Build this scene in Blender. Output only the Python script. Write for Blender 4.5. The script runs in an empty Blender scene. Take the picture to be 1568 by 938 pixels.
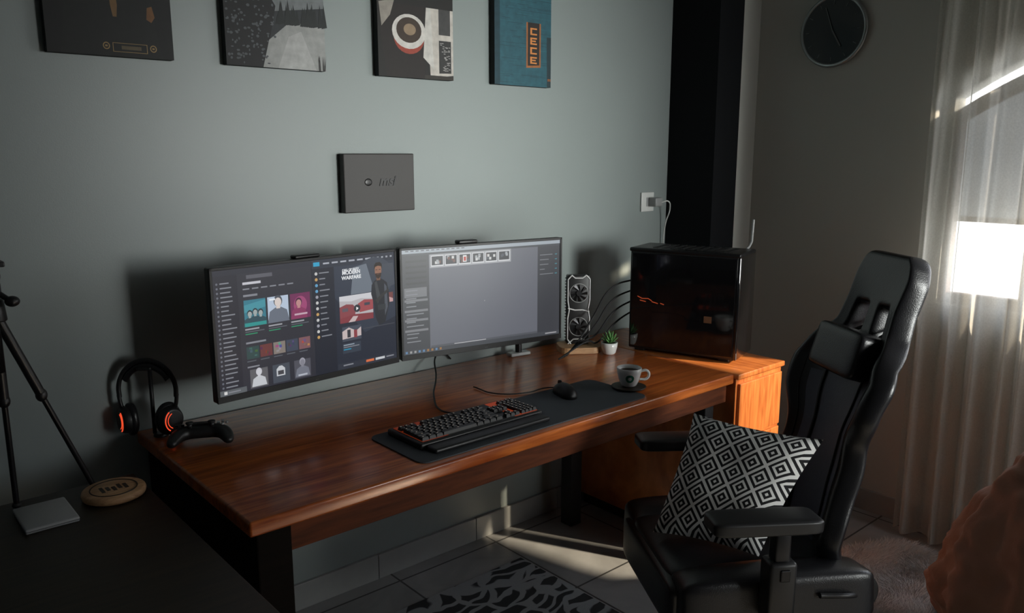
import bpy, bmesh, math, random
from mathutils import Vector, Matrix, noise
random.seed(7)
S=bpy.context.scene
COL=S.collection
# ------------------------------------------------------------ materials
def nd(nt,t,**k):
    n=nt.nodes.new(t)
    for a,b in k.items(): setattr(n,a,b)
    return n
def new_mat(name):
    m=bpy.data.materials.new(name); m.use_nodes=True
    nt=m.node_tree; return m,nt,nt.nodes['Principled BSDF']
def mat(name,col,rough=.5,metal=0,var=.12,scale=30,bump=0,bscale=200,coat=0,spec=.5,emis=None,es=0,sheen=0):
    m,nt,p=new_mat(name)
    tc=nd(nt,'ShaderNodeTexCoord'); n=nd(nt,'ShaderNodeTexNoise'); n.inputs['Scale'].default_value=scale
    n.inputs['Detail'].default_value=4
    nt.links.new(tc.outputs['Object'],n.inputs['Vector'])
    mx=nd(nt,'ShaderNodeMix',data_type='RGBA'); nt.links.new(n.outputs['Fac'],mx.inputs[0])
    mx.inputs[6].default_value=tuple(c*(1-var) for c in col)+(1,)
    mx.inputs[7].default_value=tuple(min(1,c*(1+var)) for c in col)+(1,)
    nt.links.new(mx.outputs[2],p.inputs['Base Color'])
    p.inputs['Roughness'].default_value=rough; p.inputs['Metallic'].default_value=metal
    p.inputs['Specular IOR Level'].default_value=spec
    p.inputs['Coat Weight'].default_value=coat; p.inputs['Coat Roughness'].default_value=.08
    if sheen: p.inputs['Sheen Weight'].default_value=sheen
    if emis: p.inputs['Emission Color'].default_value=tuple(emis)+(1,); p.inputs['Emission Strength'].default_value=es
    if bump:
        b=nd(nt,'ShaderNodeBump'); b.inputs['Strength'].default_value=bump; b.inputs['Distance'].default_value=.002
        n2=nd(nt,'ShaderNodeTexNoise'); n2.inputs['Scale'].default_value=bscale
        nt.links.new(tc.outputs['Object'],n2.inputs['Vector'])
        nt.links.new(n2.outputs['Fac'],b.inputs['Height']); nt.links.new(b.outputs['Normal'],p.inputs['Normal'])
    return m
def wood(name,c1,c2,rough=.3,sc=(1.2,14,14),coat=.3):
    m,nt,p=new_mat(name)
    tc=nd(nt,'ShaderNodeTexCoord'); mp=nd(nt,'ShaderNodeMapping'); mp.inputs['Scale'].default_value=sc
    n=nd(nt,'ShaderNodeTexNoise'); n.inputs['Scale'].default_value=2.2; n.inputs['Detail'].default_value=8; n.inputs['Distortion'].default_value=1.4
    n2=nd(nt,'ShaderNodeTexNoise'); n2.inputs['Scale'].default_value=9; n2.inputs['Detail'].default_value=6
    nt.links.new(tc.outputs['Object'],mp.inputs[0]); nt.links.new(mp.outputs[0],n.inputs['Vector']); nt.links.new(mp.outputs[0],n2.inputs['Vector'])
    mm=nd(nt,'ShaderNodeMath',operation='ADD'); nt.links.new(n.outputs['Fac'],mm.inputs[0])
    m2=nd(nt,'ShaderNodeMath',operation='MULTIPLY'); m2.inputs[1].default_value=.35; nt.links.new(n2.outputs['Fac'],m2.inputs[0]); nt.links.new(m2.outputs[0],mm.inputs[1])
    r=nd(nt,'ShaderNodeValToRGB'); r.color_ramp.elements[0].position=.45; r.color_ramp.elements[1].position=.85
    r.color_ramp.elements[0].color=tuple(c1)+(1,); r.color_ramp.elements[1].color=tuple(c2)+(1,)
    nt.links.new(mm.outputs[0],r.inputs[0]); nt.links.new(r.outputs[0],p.inputs['Base Color'])
    p.inputs['Roughness'].default_value=rough; p.inputs['Coat Weight'].default_value=coat; p.inputs['Coat Roughness'].default_value=.15
    b=nd(nt,'ShaderNodeBump'); b.inputs['Strength'].default_value=.10; b.inputs['Distance'].default_value=.002
    nt.links.new(mm.outputs[0],b.inputs['Height']); nt.links.new(b.outputs['Normal'],p.inputs['Normal'])
    return m
def attr_mat(name,emit=0.0,rough=.6):
    m,nt,p=new_mat(name)
    a=nd(nt,'ShaderNodeAttribute'); a.attribute_name='Col'
    if emit:
        p.inputs['Base Color'].default_value=(.01,.01,.01,1); p.inputs['Roughness'].default_value=.35
        nt.links.new(a.outputs['Color'],p.inputs['Emission Color']); p.inputs['Emission Strength'].default_value=emit
    else:
        tc=nd(nt,'ShaderNodeTexCoord'); n=nd(nt,'ShaderNodeTexNoise'); n.inputs['Scale'].default_value=40; n.inputs['Detail'].default_value=6
        nt.links.new(tc.outputs['Object'],n.inputs['Vector'])
        r=nd(nt,'ShaderNodeMapRange'); r.inputs[3].default_value=.55; r.inputs[4].default_value=1.3
        nt.links.new(n.outputs['Fac'],r.inputs[0])
        mx=nd(nt,'ShaderNodeVectorMath',operation='SCALE'); nt.links.new(a.outputs['Color'],mx.inputs[0]); nt.links.new(r.outputs[0],mx.inputs['Scale'])
        nt.links.new(mx.outputs[0],p.inputs['Base Color']); p.inputs['Roughness'].default_value=rough
    return m
M={}
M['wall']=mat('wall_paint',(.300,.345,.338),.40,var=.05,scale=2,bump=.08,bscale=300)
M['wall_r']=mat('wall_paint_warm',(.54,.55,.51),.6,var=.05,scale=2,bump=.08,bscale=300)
M['ceil']=mat('ceiling_paint',(.2,.2,.2),.8,var=.03)
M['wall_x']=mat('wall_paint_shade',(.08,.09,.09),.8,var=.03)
M['skirt']=mat('skirting_marble',(.34,.35,.34),.3,var=.25,scale=6)
M['black']=mat('black_plastic',(.012,.012,.013),.42,var=.2)
M['blackgloss']=mat('black_gloss',(.006,.006,.007),.04,var=.1,coat=1,spec=.6)
M['blackmatte']=mat('black_matte',(.010,.010,.011),.7,var=.2)
M['column']=mat('black_column_paint',(.004,.005,.007),.75,var=.2,spec=.25)
M['dark']=mat('dark_metal',(.03,.03,.032),.35,metal=.7)
M['chrome']=mat('chrome',(.7,.7,.7),.15,metal=1,var=.02)
M['mat']=mat('desk_mat_cloth',(.055,.064,.074),.75,var=.15,scale=400,bump=.3,bscale=900)
M['leather']=mat('black_pu_leather',(.010,.010,.012),.33,var=.15,scale=60,bump=.25,bscale=350,spec=.6)
M['leather2']=mat('charcoal_pu_leather',(.10,.106,.14),.42,var=.12,scale=60,bump=.25,bscale=350)
M['seatl']=mat('seat_pu_leather',(.018,.018,.022),.36,var=.12,scale=60,bump=.25,bscale=350)
M['wood']=wood('desk_walnut',(.25,.042,.009),(.66,.18,.036),.28,coat=.35)
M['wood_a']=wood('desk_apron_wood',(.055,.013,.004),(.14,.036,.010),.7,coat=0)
M['wood_p']=wood('cabinet_wood',(.32,.075,.016),(.70,.23,.06),.35,sc=(14,2,1.5))
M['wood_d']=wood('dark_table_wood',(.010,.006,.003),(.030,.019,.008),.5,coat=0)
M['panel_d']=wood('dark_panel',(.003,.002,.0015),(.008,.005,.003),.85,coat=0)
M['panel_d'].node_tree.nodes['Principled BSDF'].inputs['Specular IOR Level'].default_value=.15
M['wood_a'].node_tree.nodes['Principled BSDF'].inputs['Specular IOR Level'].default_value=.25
M['wood_l']=wood('light_wood',(.38,.2,.09),(.62,.38,.2),.5,sc=(4,30,30),coat=0)
M['white']=mat('white_ceramic',(.80,.82,.80),.2,var=.04,coat=.4)
M['green']=mat('green_print',(.01,.16,.09),.3)
M['leaf']=mat('succulent_green',(.12,.3,.09),.5,var=.3)
M['soil']=mat('soil',(.03,.018,.01),.9)
M['silver']=mat('silver_plastic',(.35,.36,.36),.35,var=.05)
M['red']=mat('red_led',(.3,.02,.01),.4,emis=(1,.09,.03),es=.9)
M['redpc']=mat('case_led',(.1,.01,.01),.4,emis=(1,.16,.05),es=.28)
M['redsoft']=mat('red_backlight',(.03,.005,.0),.5,emis=(1,.12,.03),es=.10)
M['redkey']=mat('orange_backlight',(.05,.01,.0),.5,emis=(1,.13,.04),es=.20)
M['clockrim']=mat('clock_rim',(.4,.43,.43),.3,metal=.8)
M['bean']=mat('brown_suede',(.33,.165,.105),.9,var=.35,scale=9,bump=.35,bscale=120,sheen=.2)
M['box']=mat('card_charcoal',(.045,.041,.039),.5,var=.15,scale=8)
M['boxtext']=mat('embossed_black',(.003,.003,.003),.35)
M['frame_w']=wood('window_frame_wood',(.12,.06,.03),(.25,.14,.08),.5,sc=(8,8,1.5),coat=0)
M['scr']=attr_mat('screen_pixels',1.0)
M['art']=attr_mat('canvas_print',0)
M['canvas']=mat('canvas_edge',(.012,.014,.015),.8)
M['key']=mat('keycap',(.010,.010,.011),.45)
M['legend']=mat('key_legend',(.3,.3,.3),.5,emis=(.9,.75,.6),es=.16)
M['uitext']=mat('screen_text',(.01,.01,.01),.5,emis=(.9,.92,.95),es=.8)
M['fur']=mat('shag_fur',(.76,.77,.76),.85,var=.2,scale=3)

# ------------------------------------------------------------ geometry helpers
def link(o,parent=None):
    COL.objects.link(o)
    if parent: o.parent=parent
    return o
def empty(name,loc=(0,0,0),rz=0):
    o=bpy.data.objects.new(name,None); o.empty_display_size=.05
    o.location=loc; o.rotation_euler=(0,0,rz); return link(o)
def mesh_obj(name,verts,faces,mt,parent=None,smooth=False,mats=None,fm=None):
    me=bpy.data.meshes.new(name); me.from_pydata([tuple(v) for v in verts],[],faces); me.update()
    if mats:
        for m in mats: me.materials.append(m)
        if fm:
            for i,p in enumerate(me.polygons): p.material_index=fm[i]
    elif mt: me.materials.append(mt)
    if smooth:
        for p in me.polygons: p.use_smooth=True
    return link(bpy.data.objects.new(name,me),parent)
def bm_obj(name,bm,mt,parent=None,smooth=False):
    me=bpy.data.meshes.new(name); bm.to_mesh(me); bm.free(); me.materials.append(mt)
    if smooth:
        for p in me.polygons: p.use_smooth=True
    return link(bpy.data.objects.new(name,me),parent)
def box(name,x0,x1,y0,y1,z0,z1,mt,parent=None,bev=0,seg=3,rot=None):
    """mesh centred on its own origin so object coords stay local"""
    bm=bmesh.new(); bmesh.ops.create_cube(bm,size=1)
    sx,sy,sz=x1-x0,y1-y0,z1-z0
    bmesh.ops.scale(bm,vec=(sx,sy,sz),verts=bm.verts)
    if bev:
        bmesh.ops.bevel(bm,geom=bm.edges[:],offset=min(bev,.49*min(sx,sy,sz)),segments=seg,profile=.5,affect='EDGES')
    o=bm_obj(name,bm,mt,parent,smooth=bool(bev and seg>2))
    o.location=((x0+x1)/2,(y0+y1)/2,(z0+z1)/2)
    if rot: o.rotation_euler=rot
    return o
def cyl(name,r1,r2,h,loc,mt,parent=None,seg=40,rot=None,bev=0,smooth=True):
    bm=bmesh.new(); bmesh.ops.create_cone(bm,cap_ends=True,segments=seg,radius1=r1,radius2=r2,depth=h)
    if bev:
        ed=[e for e in bm.edges if abs(e.verts[0].co.z-e.verts[1].co.z)<1e-6]
        bmesh.ops.bevel(bm,geom=ed,offset=bev,segments=3,profile=.5,affect='EDGES')
    o=bm_obj(name,bm,mt,parent)
    for p in o.data.polygons:
        p.use_smooth = abs(p.normal.z)<.9
    o.location=loc
    if rot: o.rotation_euler=rot
    return o
def sph(name,sc,loc,mt,parent=None,rot=None,seg=32):
    bm=bmesh.new(); bmesh.ops.create_uvsphere(bm,u_segments=seg,v_segments=seg//2,radius=1)
    bmesh.ops.scale(bm,vec=sc,verts=bm.verts)
    o=bm_obj(name,bm,mt,parent,True); o.location=loc
    if rot:o.rotation_euler=rot
    return o
def lathe(name,prof,mt,parent=None,loc=(0,0,0),seg=48):
    vs=[];fs=[];n=len(prof)
    for i in range(seg):
        a=2*math.pi*i/seg
        for r,z in prof: vs.append((r*math.cos(a),r*math.sin(a),z))
    for i in range(seg):
        k=(i+1)%seg
        for j in range(n-1): fs.append((i*n+j,k*n+j,k*n+j+1,i*n+j+1))
    o=mesh_obj(name,vs,fs,mt,parent,True); o.location=loc; return o
def tube(name,pts,r,mt,parent=None,radii=None,smooth=True):
    cu=bpy.data.curves.new(name,'CURVE'); cu.dimensions='3D'; cu.bevel_depth=r; cu.bevel_resolution=4; cu.use_fill_caps=True
    if smooth:
        sp=cu.splines.new('BEZIER'); sp.bezier_points.add(len(pts)-1)
        for i,p in enumerate(pts):
            b=sp.bezier_points[i]; b.co=p; b.handle_left_type=b.handle_right_type='AUTO'
            if radii:b.radius=radii[i]
    else:
        sp=cu.splines.new('POLY'); sp.points.add(len(pts)-1)
        for i,p in enumerate(pts):
            sp.points[i].co=(*p,1)
            if radii:sp.points[i].radius=radii[i]
    cu.materials.append(mt)
    return link(bpy.data.objects.new(name,cu),parent)
def torus(name,R,r,loc,mt,parent=None,rot=None,sx=1,sy=1):
    vs=[];fs=[];A=48;B=12
    for i in range(A):
        a=2*math.pi*i/A
        for j in range(B):
            b=2*math.pi*j/B
            vs.append(((R+r*math.cos(b))*math.cos(a)*sx,(R+r*math.cos(b))*math.sin(a)*sy,r*math.sin(b)))
    for i in range(A):
        for j in range(B):
            fs.append((i*B+j,((i+1)%A)*B+j,((i+1)%A)*B+(j+1)%B,i*B+(j+1)%B))
    o=mesh_obj(name,vs,fs,mt,parent,True); o.location=loc
    if rot:o.rotation_euler=rot
    return o
def text(name,body,size,loc,mt,parent,rot=(math.pi/2,0,0),shear=0,ext=.0003,bold=0):
    cu=bpy.data.curves.new(name,'FONT'); cu.body=body; cu.size=size; cu.extrude=ext; cu.shear=shear; cu.offset=bold
    cu.align_x='CENTER'; cu.align_y='CENTER'; cu.materials.append(mt)
    o=link(bpy.data.objects.new(name,cu),parent); o.location=loc; o.rotation_euler=rot; return o
class Flat:
    """flat picture in the local XZ plane facing -Y; u right, v down, 0..1"""
    def __init__(s,w,h): s.w=w;s.h=h;s.v=[];s.f=[];s.c=[];s.k=0
    def poly(s,pts,col):
        s.k+=1; b=len(s.v)
        for u,v in pts: s.v.append(((u-.5)*s.w,-s.k*.000004,(1-v)*s.h))
        s.f.append(tuple(range(b,b+len(pts)))); s.c.append(col)
    def rect(s,u0,v0,u1,v1,col): s.poly([(u0,v1),(u1,v1),(u1,v0),(u0,v0)],col)
    def disc(s,u,v,ru,rv,col,n=24,a0=0,a1=360):
        s.poly([(u+ru*math.cos(math.radians(a0+(a1-a0)*i/n)),v-rv*math.sin(math.radians(a0+(a1-a0)*i/n))) for i in range(n)],col)
    def obj(s,name,mt,parent,loc):
        o=mesh_obj(name,s.v,s.f,mt,parent); ca=o.data.color_attributes.new('Col','FLOAT_COLOR','CORNER')
        i=0
        for p,c in zip(o.data.polygons,s.c):
            for _ in p.loop_indices: ca.data[i].color=(*c,1); i+=1
        o.location=loc; return o
def sub(o,l=2):
    m=o.modifiers.new('sub','SUBSURF'); m.levels=l; m.render_levels=l; return o
def interp(tab,v):
    for (a,x),(b,y) in zip(tab,tab[1:]):
        if v<=b:
            t=(v-a)/(b-a); t=t*t*(3-2*t); return x+(y-x)*t
    return tab[-1][1]

# ------------------------------------------------------------ room shell
XR=3.30; YB=2.35; XL=-1.3; YF=-2.3; ZC=2.75; WT=.10
m,nt,p=new_mat('floor_tiles'); tc=nd(nt,'ShaderNodeTexCoord')
br=nd(nt,'ShaderNodeTexBrick'); br.offset=0; br.inputs['Scale'].default_value=1; br.inputs['Brick Width'].default_value=.45; br.inputs['Row Height'].default_value=.45
br.inputs['Mortar Size'].default_value=.004; br.inputs['Color1'].default_value=(.36,.37,.37,1); br.inputs['Color2'].default_value=(.31,.32,.32,1); br.inputs['Mortar'].default_value=(.06,.06,.06,1)
nt.links.new(tc.outputs['Object'],br.inputs['Vector'])
n=nd(nt,'ShaderNodeTexNoise'); n.inputs['Scale'].default_value=4; n.inputs['Detail'].default_value=8; n.inputs['Distortion'].default_value=1.5
nt.links.new(tc.outputs['Object'],n.inputs['Vector'])
mr=nd(nt,'ShaderNodeMapRange'); mr.inputs[3].default_value=.6; mr.inputs[4].default_value=1.4; nt.links.new(n.outputs['Fac'],mr.inputs[0])
vs_=nd(nt,'ShaderNodeVectorMath',operation='SCALE'); nt.links.new(br.outputs['Color'],vs_.inputs[0]); nt.links.new(mr.outputs[0],vs_.inputs['Scale'])
nt.links.new(vs_.outputs[0],p.inputs['Base Color']); p.inputs['Roughness'].default_value=.3
M['floor']=m
box('floor',XL,XR,YF,YB,-.1,0,M['floor'])
box('ceiling',XL,XR,YF,YB,ZC,ZC+.1,M['ceil'])
box('wall_back',XL,XR+WT,YB,YB+.15,0,ZC,M['wall'])
box('wall_left',XL-.15,XL,YF,YB,0,ZC,M['wall_x'])
WY0,WY1,WZ0,WZS=-.90,1.25,.93,1.72; RISE=.32; HW=(WY1-WY0)/2; WC=(WY0+WY1)/2
RAD=(HW*HW+RISE*RISE)/(2*RISE); CZ=WZS+RISE-RAD
def arch(y,dz=0): return CZ+math.sqrt(max(0,(RAD+dz)**2-(y-WC)**2))
wr=empty('wall_right')
def pw(o): o.parent=wr; return o
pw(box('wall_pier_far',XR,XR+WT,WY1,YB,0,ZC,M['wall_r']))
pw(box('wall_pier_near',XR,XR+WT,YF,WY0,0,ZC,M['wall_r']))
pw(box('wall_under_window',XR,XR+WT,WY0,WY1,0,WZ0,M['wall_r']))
N=28; ys=[WY0+(WY1-WY0)*i/N for i in range(N+1)]
av=[];af=[]
for y in ys:
    z=arch(y); av+= [(XR,y,z),(XR,y,ZC),(XR+WT,y,z),(XR+WT,y,ZC)]
for i in range(N):
    a=4*i;b=a+4; af+=[(a,a+1,b+1,b),(a+2,b+2,b+3,a+3),(a,b,b+2,a+2)]
o=mesh_obj('wall_over_window',av,af,M['wall_r']); o.parent=wr
win=empty('window_1')
def arc_bar(name,dz,thk,x0,x1,mt):
    v=[];f=[]
    for y in ys:
        z=arch(y)-dz
        v+=[(x0,y,z),(x0,y,z-thk),(x1,y,z),(x1,y,z-thk)]
    for i in range(N):
        a=4*i;b=a+4; f+=[(a,b,b+1,a+1),(a+2,a+3,b+3,b+2),(a+1,b+1,b+3,a+3),(a,a+2,b+2,b)]
    return mesh_obj(name,v,f,mt,win)
arc_bar('head_frame',.05,.05,XR+.02,XR+.07,M['frame_w'])
for i,(a,b) in enumerate([(WY0,WY0+.04),(WY1-.025,WY1),(WC+.51,WC+.56),(WC-.56,WC-.51)]):
    box('stile_%d'%i,XR+.02,XR+.07,a,b,WZ0,arch((a+b)/2)-.06,M['frame_w'],win,.004,2)
box('sill',XR-.03,XR+.10,WY0-.03,WY1+.03,WZ0-.03,WZ0+.012,M['skirt'],win,.004,2)
box('rail_bottom',XR+.025,XR+.065,WY0,WY1,WZ0+.012,WZ0+.05,M['frame_w'],win,.004,2)
box('casement_stile',XR+.025,XR+.065,.93,.975,WZ0+.03,arch(.95)-.07,M['frame_w'],win,.004,2)
box('casement_stile_2',XR+.025,XR+.065,.885,.925,WZ0+.03,arch(.9)-.07,M['frame_w'],win,.004,2)
# roller blind covering the upper part of the far casement
m,nt,p=new_mat('blind_fabric'); out=nt.nodes['Material Output']
tl=nd(nt,'ShaderNodeBsdfTranslucent'); df=nd(nt,'ShaderNodeBsdfDiffuse'); ad=nd(nt,'ShaderNodeMixShader'); ad.inputs[0].default_value=.5
tc=nd(nt,'ShaderNodeTexCoord'); nn=nd(nt,'ShaderNodeTexNoise'); nn.inputs['Scale'].default_value=6; nt.links.new(tc.outputs['Object'],nn.inputs['Vector'])
cm=nd(nt,'ShaderNodeMix',data_type='RGBA'); cm.inputs[6].default_value=(.10,.115,.13,1); cm.inputs[7].default_value=(.24,.255,.27,1); nt.links.new(nn.outputs['Fac'],cm.inputs[0])
nt.links.new(cm.outputs[2],tl.inputs[0]); nt.links.new(cm.outputs[2],df.inputs[0]); nt.links.new(df.outputs[0],ad.inputs[1]); nt.links.new(tl.outputs[0],ad.inputs[2]); nt.links.new(ad.outputs[0],out.inputs[0])
bl=[];bf=[]
ysb=[WC+.55+(WY1-.0-WC-.55)*i/10 for i in range(11)]
for y in ysb: bl+=[(XR+.075,y,1.27),(XR+.075,y,arch(y)-.06)]
for i in range(10): bf.append((2*i,2*i+2,2*i+3,2*i+1))
mesh_obj('roller_blind',bl,bf,m,win)
box('blind_bar',XR+.068,XR+.082,WC+.55,WY1,1.255,1.275,M['frame_w'],win,.003,2)
# front wall with window 2 (behind the camera)
fx0,fx1,fz0,fz1=2.05,3.15,.85,2.1
wf=empty('wall_front')
for nme,b in [('front_left',(XL,fx0,0,ZC)),('front_right',(fx1,XR+WT,0,ZC)),('front_under',(fx0,fx1,0,fz0)),('front_over',(fx0,fx1,fz1,ZC))]:
    o=box(nme,b[0],b[1],YF-.15,YF,b[2],b[3],M['wall_x']); o.parent=wf
w2=empty('window_2')
for i,(a,b,c,d) in enumerate([(fx0,fx0+.05,fz0,fz1),(fx1-.05,fx1,fz0,fz1),(fx0,fx1,fz0,fz0+.05),(fx0,fx1,fz1-.05,fz1)]):
    box('frame_%d'%i,a,b,YF-.1,YF-.03,c,d,M['frame_w'],w2)
box('column_corner',2.995,3.17,2.10,YB,0,ZC,M['column'])
box('wall_corner_return',3.17,XR,2.10,YB,0,ZC,M['wall_r'])
sk=empty('baseboard_back')
x=XL
i=0
while x<2.99:
    x2=min(x+.45,2.99); box('tile_%d'%i,x+.001,x2-.001,YB-.014,YB,0,.093,M['skirt'],sk,.002,2); x=x2;i+=1
sk=empty('baseboard_right'); y=2.10;i=0
while y>YF:
    y2=max(y-.45,YF); box('tile_%d'%i,XR-.014,XR,y2+.001,y-.001,0,.093,M['skirt'],sk,.002,2); y=y2;i+=1

# ------------------------------------------------------------ curtain
m,nt,p=new_mat('sheer_curtain'); out=nt.nodes['Material Output']
tc=nd(nt,'ShaderNodeTexCoord'); nn=nd(nt,'ShaderNodeTexNoise'); nn.inputs['Scale'].default_value=150
nt.links.new(tc.outputs['Object'],nn.inputs['Vector'])
cr=nd(nt,'ShaderNodeMix',data_type='RGBA'); nt.links.new(nn.outputs['Fac'],cr.inputs[0]); cr.inputs[6].default_value=(.66,.655,.61,1); cr.inputs[7].default_value=(.88,.875,.82,1)
df=nd(nt,'ShaderNodeBsdfDiffuse'); tl=nd(nt,'ShaderNodeBsdfTranslucent'); tp=nd(nt,'ShaderNodeBsdfTransparent')
nt.links.new(cr.outputs[2],df.inputs[0]); nt.links.new(cr.outputs[2],tl.inputs[0])
a=nd(nt,'ShaderNodeMixShader'); a.inputs[0].default_value=.65; b=nd(nt,'ShaderNodeMixShader'); b.inputs[0].default_value=.22
nt.links.new(df.outputs[0],a.inputs[1]); nt.links.new(tl.outputs[0],a.inputs[2]); nt.links.new(a.outputs[0],b.inputs[1]); nt.links.new(tp.outputs[0],b.inputs[2])
nt.links.new(b.outputs[0],out.inputs[0]); M['curtain']=m
vs=[];fs=[];NU=240;NV=30
for j in range(NV+1):
    z=.015+2.6*j/NV
    for i in range(NU+1):
        t=i/NU; y=1.285-(1.285-.64)*t
        A=.034*(1+.25*math.sin(z*1.3+t*5))
        xx=3.185+A*math.sin(t*46+.8*math.sin(t*13)+.3*math.sin(z*1.1))+.007*math.sin(t*107+z)
        vs.append((xx,y+.012*math.sin(t*21+z*.8),z))
for j in range(NV):
    for i in range(NU):
        a=j*(NU+1)+i; fs.append((a,a+1,a+NU+2,a+NU+1))
cg=empty('sheer_curtain'); mesh_obj('drape',vs,fs,M['curtain'],cg,True)
tube('curtain_rod',[(3.19,1.45,2.64),(3.19,-1.0,2.64)],.014,M['dark'],cg,smooth=False)
for yy in (1.4,-.9): box('rod_bracket',3.19,3.30,yy-.01,yy+.01,2.625,2.655,M['dark'],cg)

# ------------------------------------------------------------ desk
DZ=.743
dk=empty('writing_desk')
box('desktop',.626,2.415,1.565,2.333,DZ-.036,DZ,M['wood'],dk,.006,3)
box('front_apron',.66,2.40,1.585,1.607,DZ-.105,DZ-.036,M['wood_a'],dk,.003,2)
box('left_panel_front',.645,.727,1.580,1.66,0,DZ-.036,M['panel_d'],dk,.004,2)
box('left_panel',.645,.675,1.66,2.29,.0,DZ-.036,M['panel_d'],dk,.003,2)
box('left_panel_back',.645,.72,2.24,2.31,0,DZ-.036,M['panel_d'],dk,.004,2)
box('leg_back_right',2.215,2.275,2.17,2.23,0,DZ-.036,M['blackmatte'],dk,.003,2)
box('leg_front_right',2.30,2.35,1.60,1.65,0,DZ-.036,M['blackmatte'],dk,.003,2)
box('rear_stretcher',.70,2.215,2.19,2.21,.60,.70,M['panel_d'],dk,.003,2)
cab=empty('drawer_cabinet')
box('carcass',2.42,2.72,1.56,2.333,.05,DZ-.02,M['wood_p'],cab,.003,2)
box('top',2.418,2.725,1.548,2.333,DZ-.02,DZ,M['wood_p'],cab,.004,3)
box('plinth',2.44,2.70,1.58,2.31,0,.05,M['wood_d'],cab)
for k in range(3):
    z0=.07+k*.215
    box('drawer_front_%d'%k,2.432,2.708,1.548,1.562,z0,z0+.205,M['wood_p'],cab,.003,2)

bm=bmesh.new(); bmesh.ops.create_cube(bm,size=1); bmesh.ops.scale(bm,vec=(.885,.262,.004),verts=bm.verts)
ed=[e for e in bm.edges if abs(e.verts[0].co.z-e.verts[1].co.z)>.001]
bmesh.ops.bevel(bm,geom=ed,offset=.03,segments=6,profile=.5,affect='EDGES')
o=bm_obj('desk_mat',bm,M['mat']); o.location=(1.53,1.721,DZ+.0021)
MZ=DZ+.0042

# ------------------------------------------------------------ keyboard
kb=empty('keyboard',(1.355,1.745,MZ),math.radians(0))
box('case',-.218,.218,-.08,.085,.0,.018,M['black'],kb,.005,3)
box('glow_plate_left',-.205,-.12,-.068,.074,.018,.0195,M['redsoft'],kb)
box('plate',-.12,.12,-.068,.074,.018,.0193,M['black'],kb)
box('glow_plate_right',.12,.207,-.068,.074,.018,.0195,M['redkey'],kb)
box('wrist_rest',-.205,.205,-.128,-.083,.0,.014,M['black'],kb,.006,3)
kv=[];kf=[];lv=[];lf=[]
def keycap(x,y,w,d,z0=.0195,h=.009):
    b=len(kv); t=.0022
    for (zz,q) in ((z0,0),(z0+h,t)):
        kv.extend([(x+q,y+q,zz),(x+w-q,y+q,zz),(x+w-q,y+d-q,zz),(x+q,y+d-q,zz)])
    kf.extend([(b,b+1,b+5,b+4),(b+1,b+2,b+6,b+5),(b+2,b+3,b+7,b+6),(b+3,b,b+4,b+7),(b+4,b+5,b+6,b+7)])
    l=len(lv); cx=x+w/2-.003; cy=y+d/2+.001; zz=z0+h+.0002
    lv.extend([(cx,cy,zz),(cx+.004,cy,zz),(cx+.004,cy+.004,zz),(cx,cy+.004,zz)]); lf.append((l,l+1,l+2,l+3))
U=.0187; G=.0015
rows=[[1.25,1.25,1.25,6.25,1.25,1.25,1.25,1.25],[2.25]+[1]*10+[2.75],[1.75]+[1]*11+[2.25],[1.5]+[1]*12+[1.5],[1]*13+[2]]
for r,row in enumerate(rows):
    x=-.204; y=-.066+r*U
    for w in row: keycap(x,y,w*U-G,U-G,h=.0085+.0006*r); x+=w*U
y=-.066+5*U+.009
for k in range(16):
    if k%4==3 and k<15: continue
    keycap(-.204+k*U*.97,y,U-G,U-G)
for k in range(4): keycap(.148+k*U*.8,y,U*.8-G,U-G)
for r in (3,4):
    for k in range(3): keycap(.089+k*U*.95,-.066+r*U,U*.95-G,U-G)
for k in range(3): keycap(.089+k*U*.95,-.066,U*.95-G,U-G)
keycap(.089+U*.95,-.066+U,U*.95-G,U-G)
for r in range(5):
    for k in range(4): keycap(.148+k*U*.8,-.066+r*U,U*.8-G,U-G)
mesh_obj('keycaps',kv,kf,M['key'],kb); mesh_obj('key_legends',lv,lf,M['legend'],kb)
tube('keyboard_cable',[(1.372,1.832,MZ+.01),(1.374,1.90,DZ+.006),(1.44,2.03,DZ+.004),(1.585,2.22,DZ+.012),(1.64,2.30,DZ+.05),(1.69,2.33,DZ+.06),(1.74,2.343,DZ+.02)],.003,M['black'],None)

# ------------------------------------------------------------ mouse
ms=empty('computer_mouse',(1.775,1.775,MZ),math.radians(-18))
bm=bmesh.new(); bmesh.ops.create_uvsphere(bm,u_segments=32,v_segments=20,radius=1)
for v in bm.verts:
    x,y,z=v.co
    w=.033*(1-.15*math.cos(y*2)); 
    v.co=(x*w, y*.062, (max(z,0)*(.036-.006*y))+(.004 if z>0 else 0.0))
bm_obj('shell',bm,M['black'],ms,True)
cyl('wheel',.010,.010,.007,(0,.036,.030),M['dark'],ms,rot=(0,math.pi/2,0))
tube('button_split',[(0,.059,.012),(0,.045,.028),(0,.01,.0385)],.0008,M['blackmatte'],ms)
tube('mouse_cable',[(0,.06,.008),(-.03,.085,.003),(-.10,.07,.0),(-.20,.10,.0),(-.24,.2,.0)],.0022,M['black'],ms)

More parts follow.
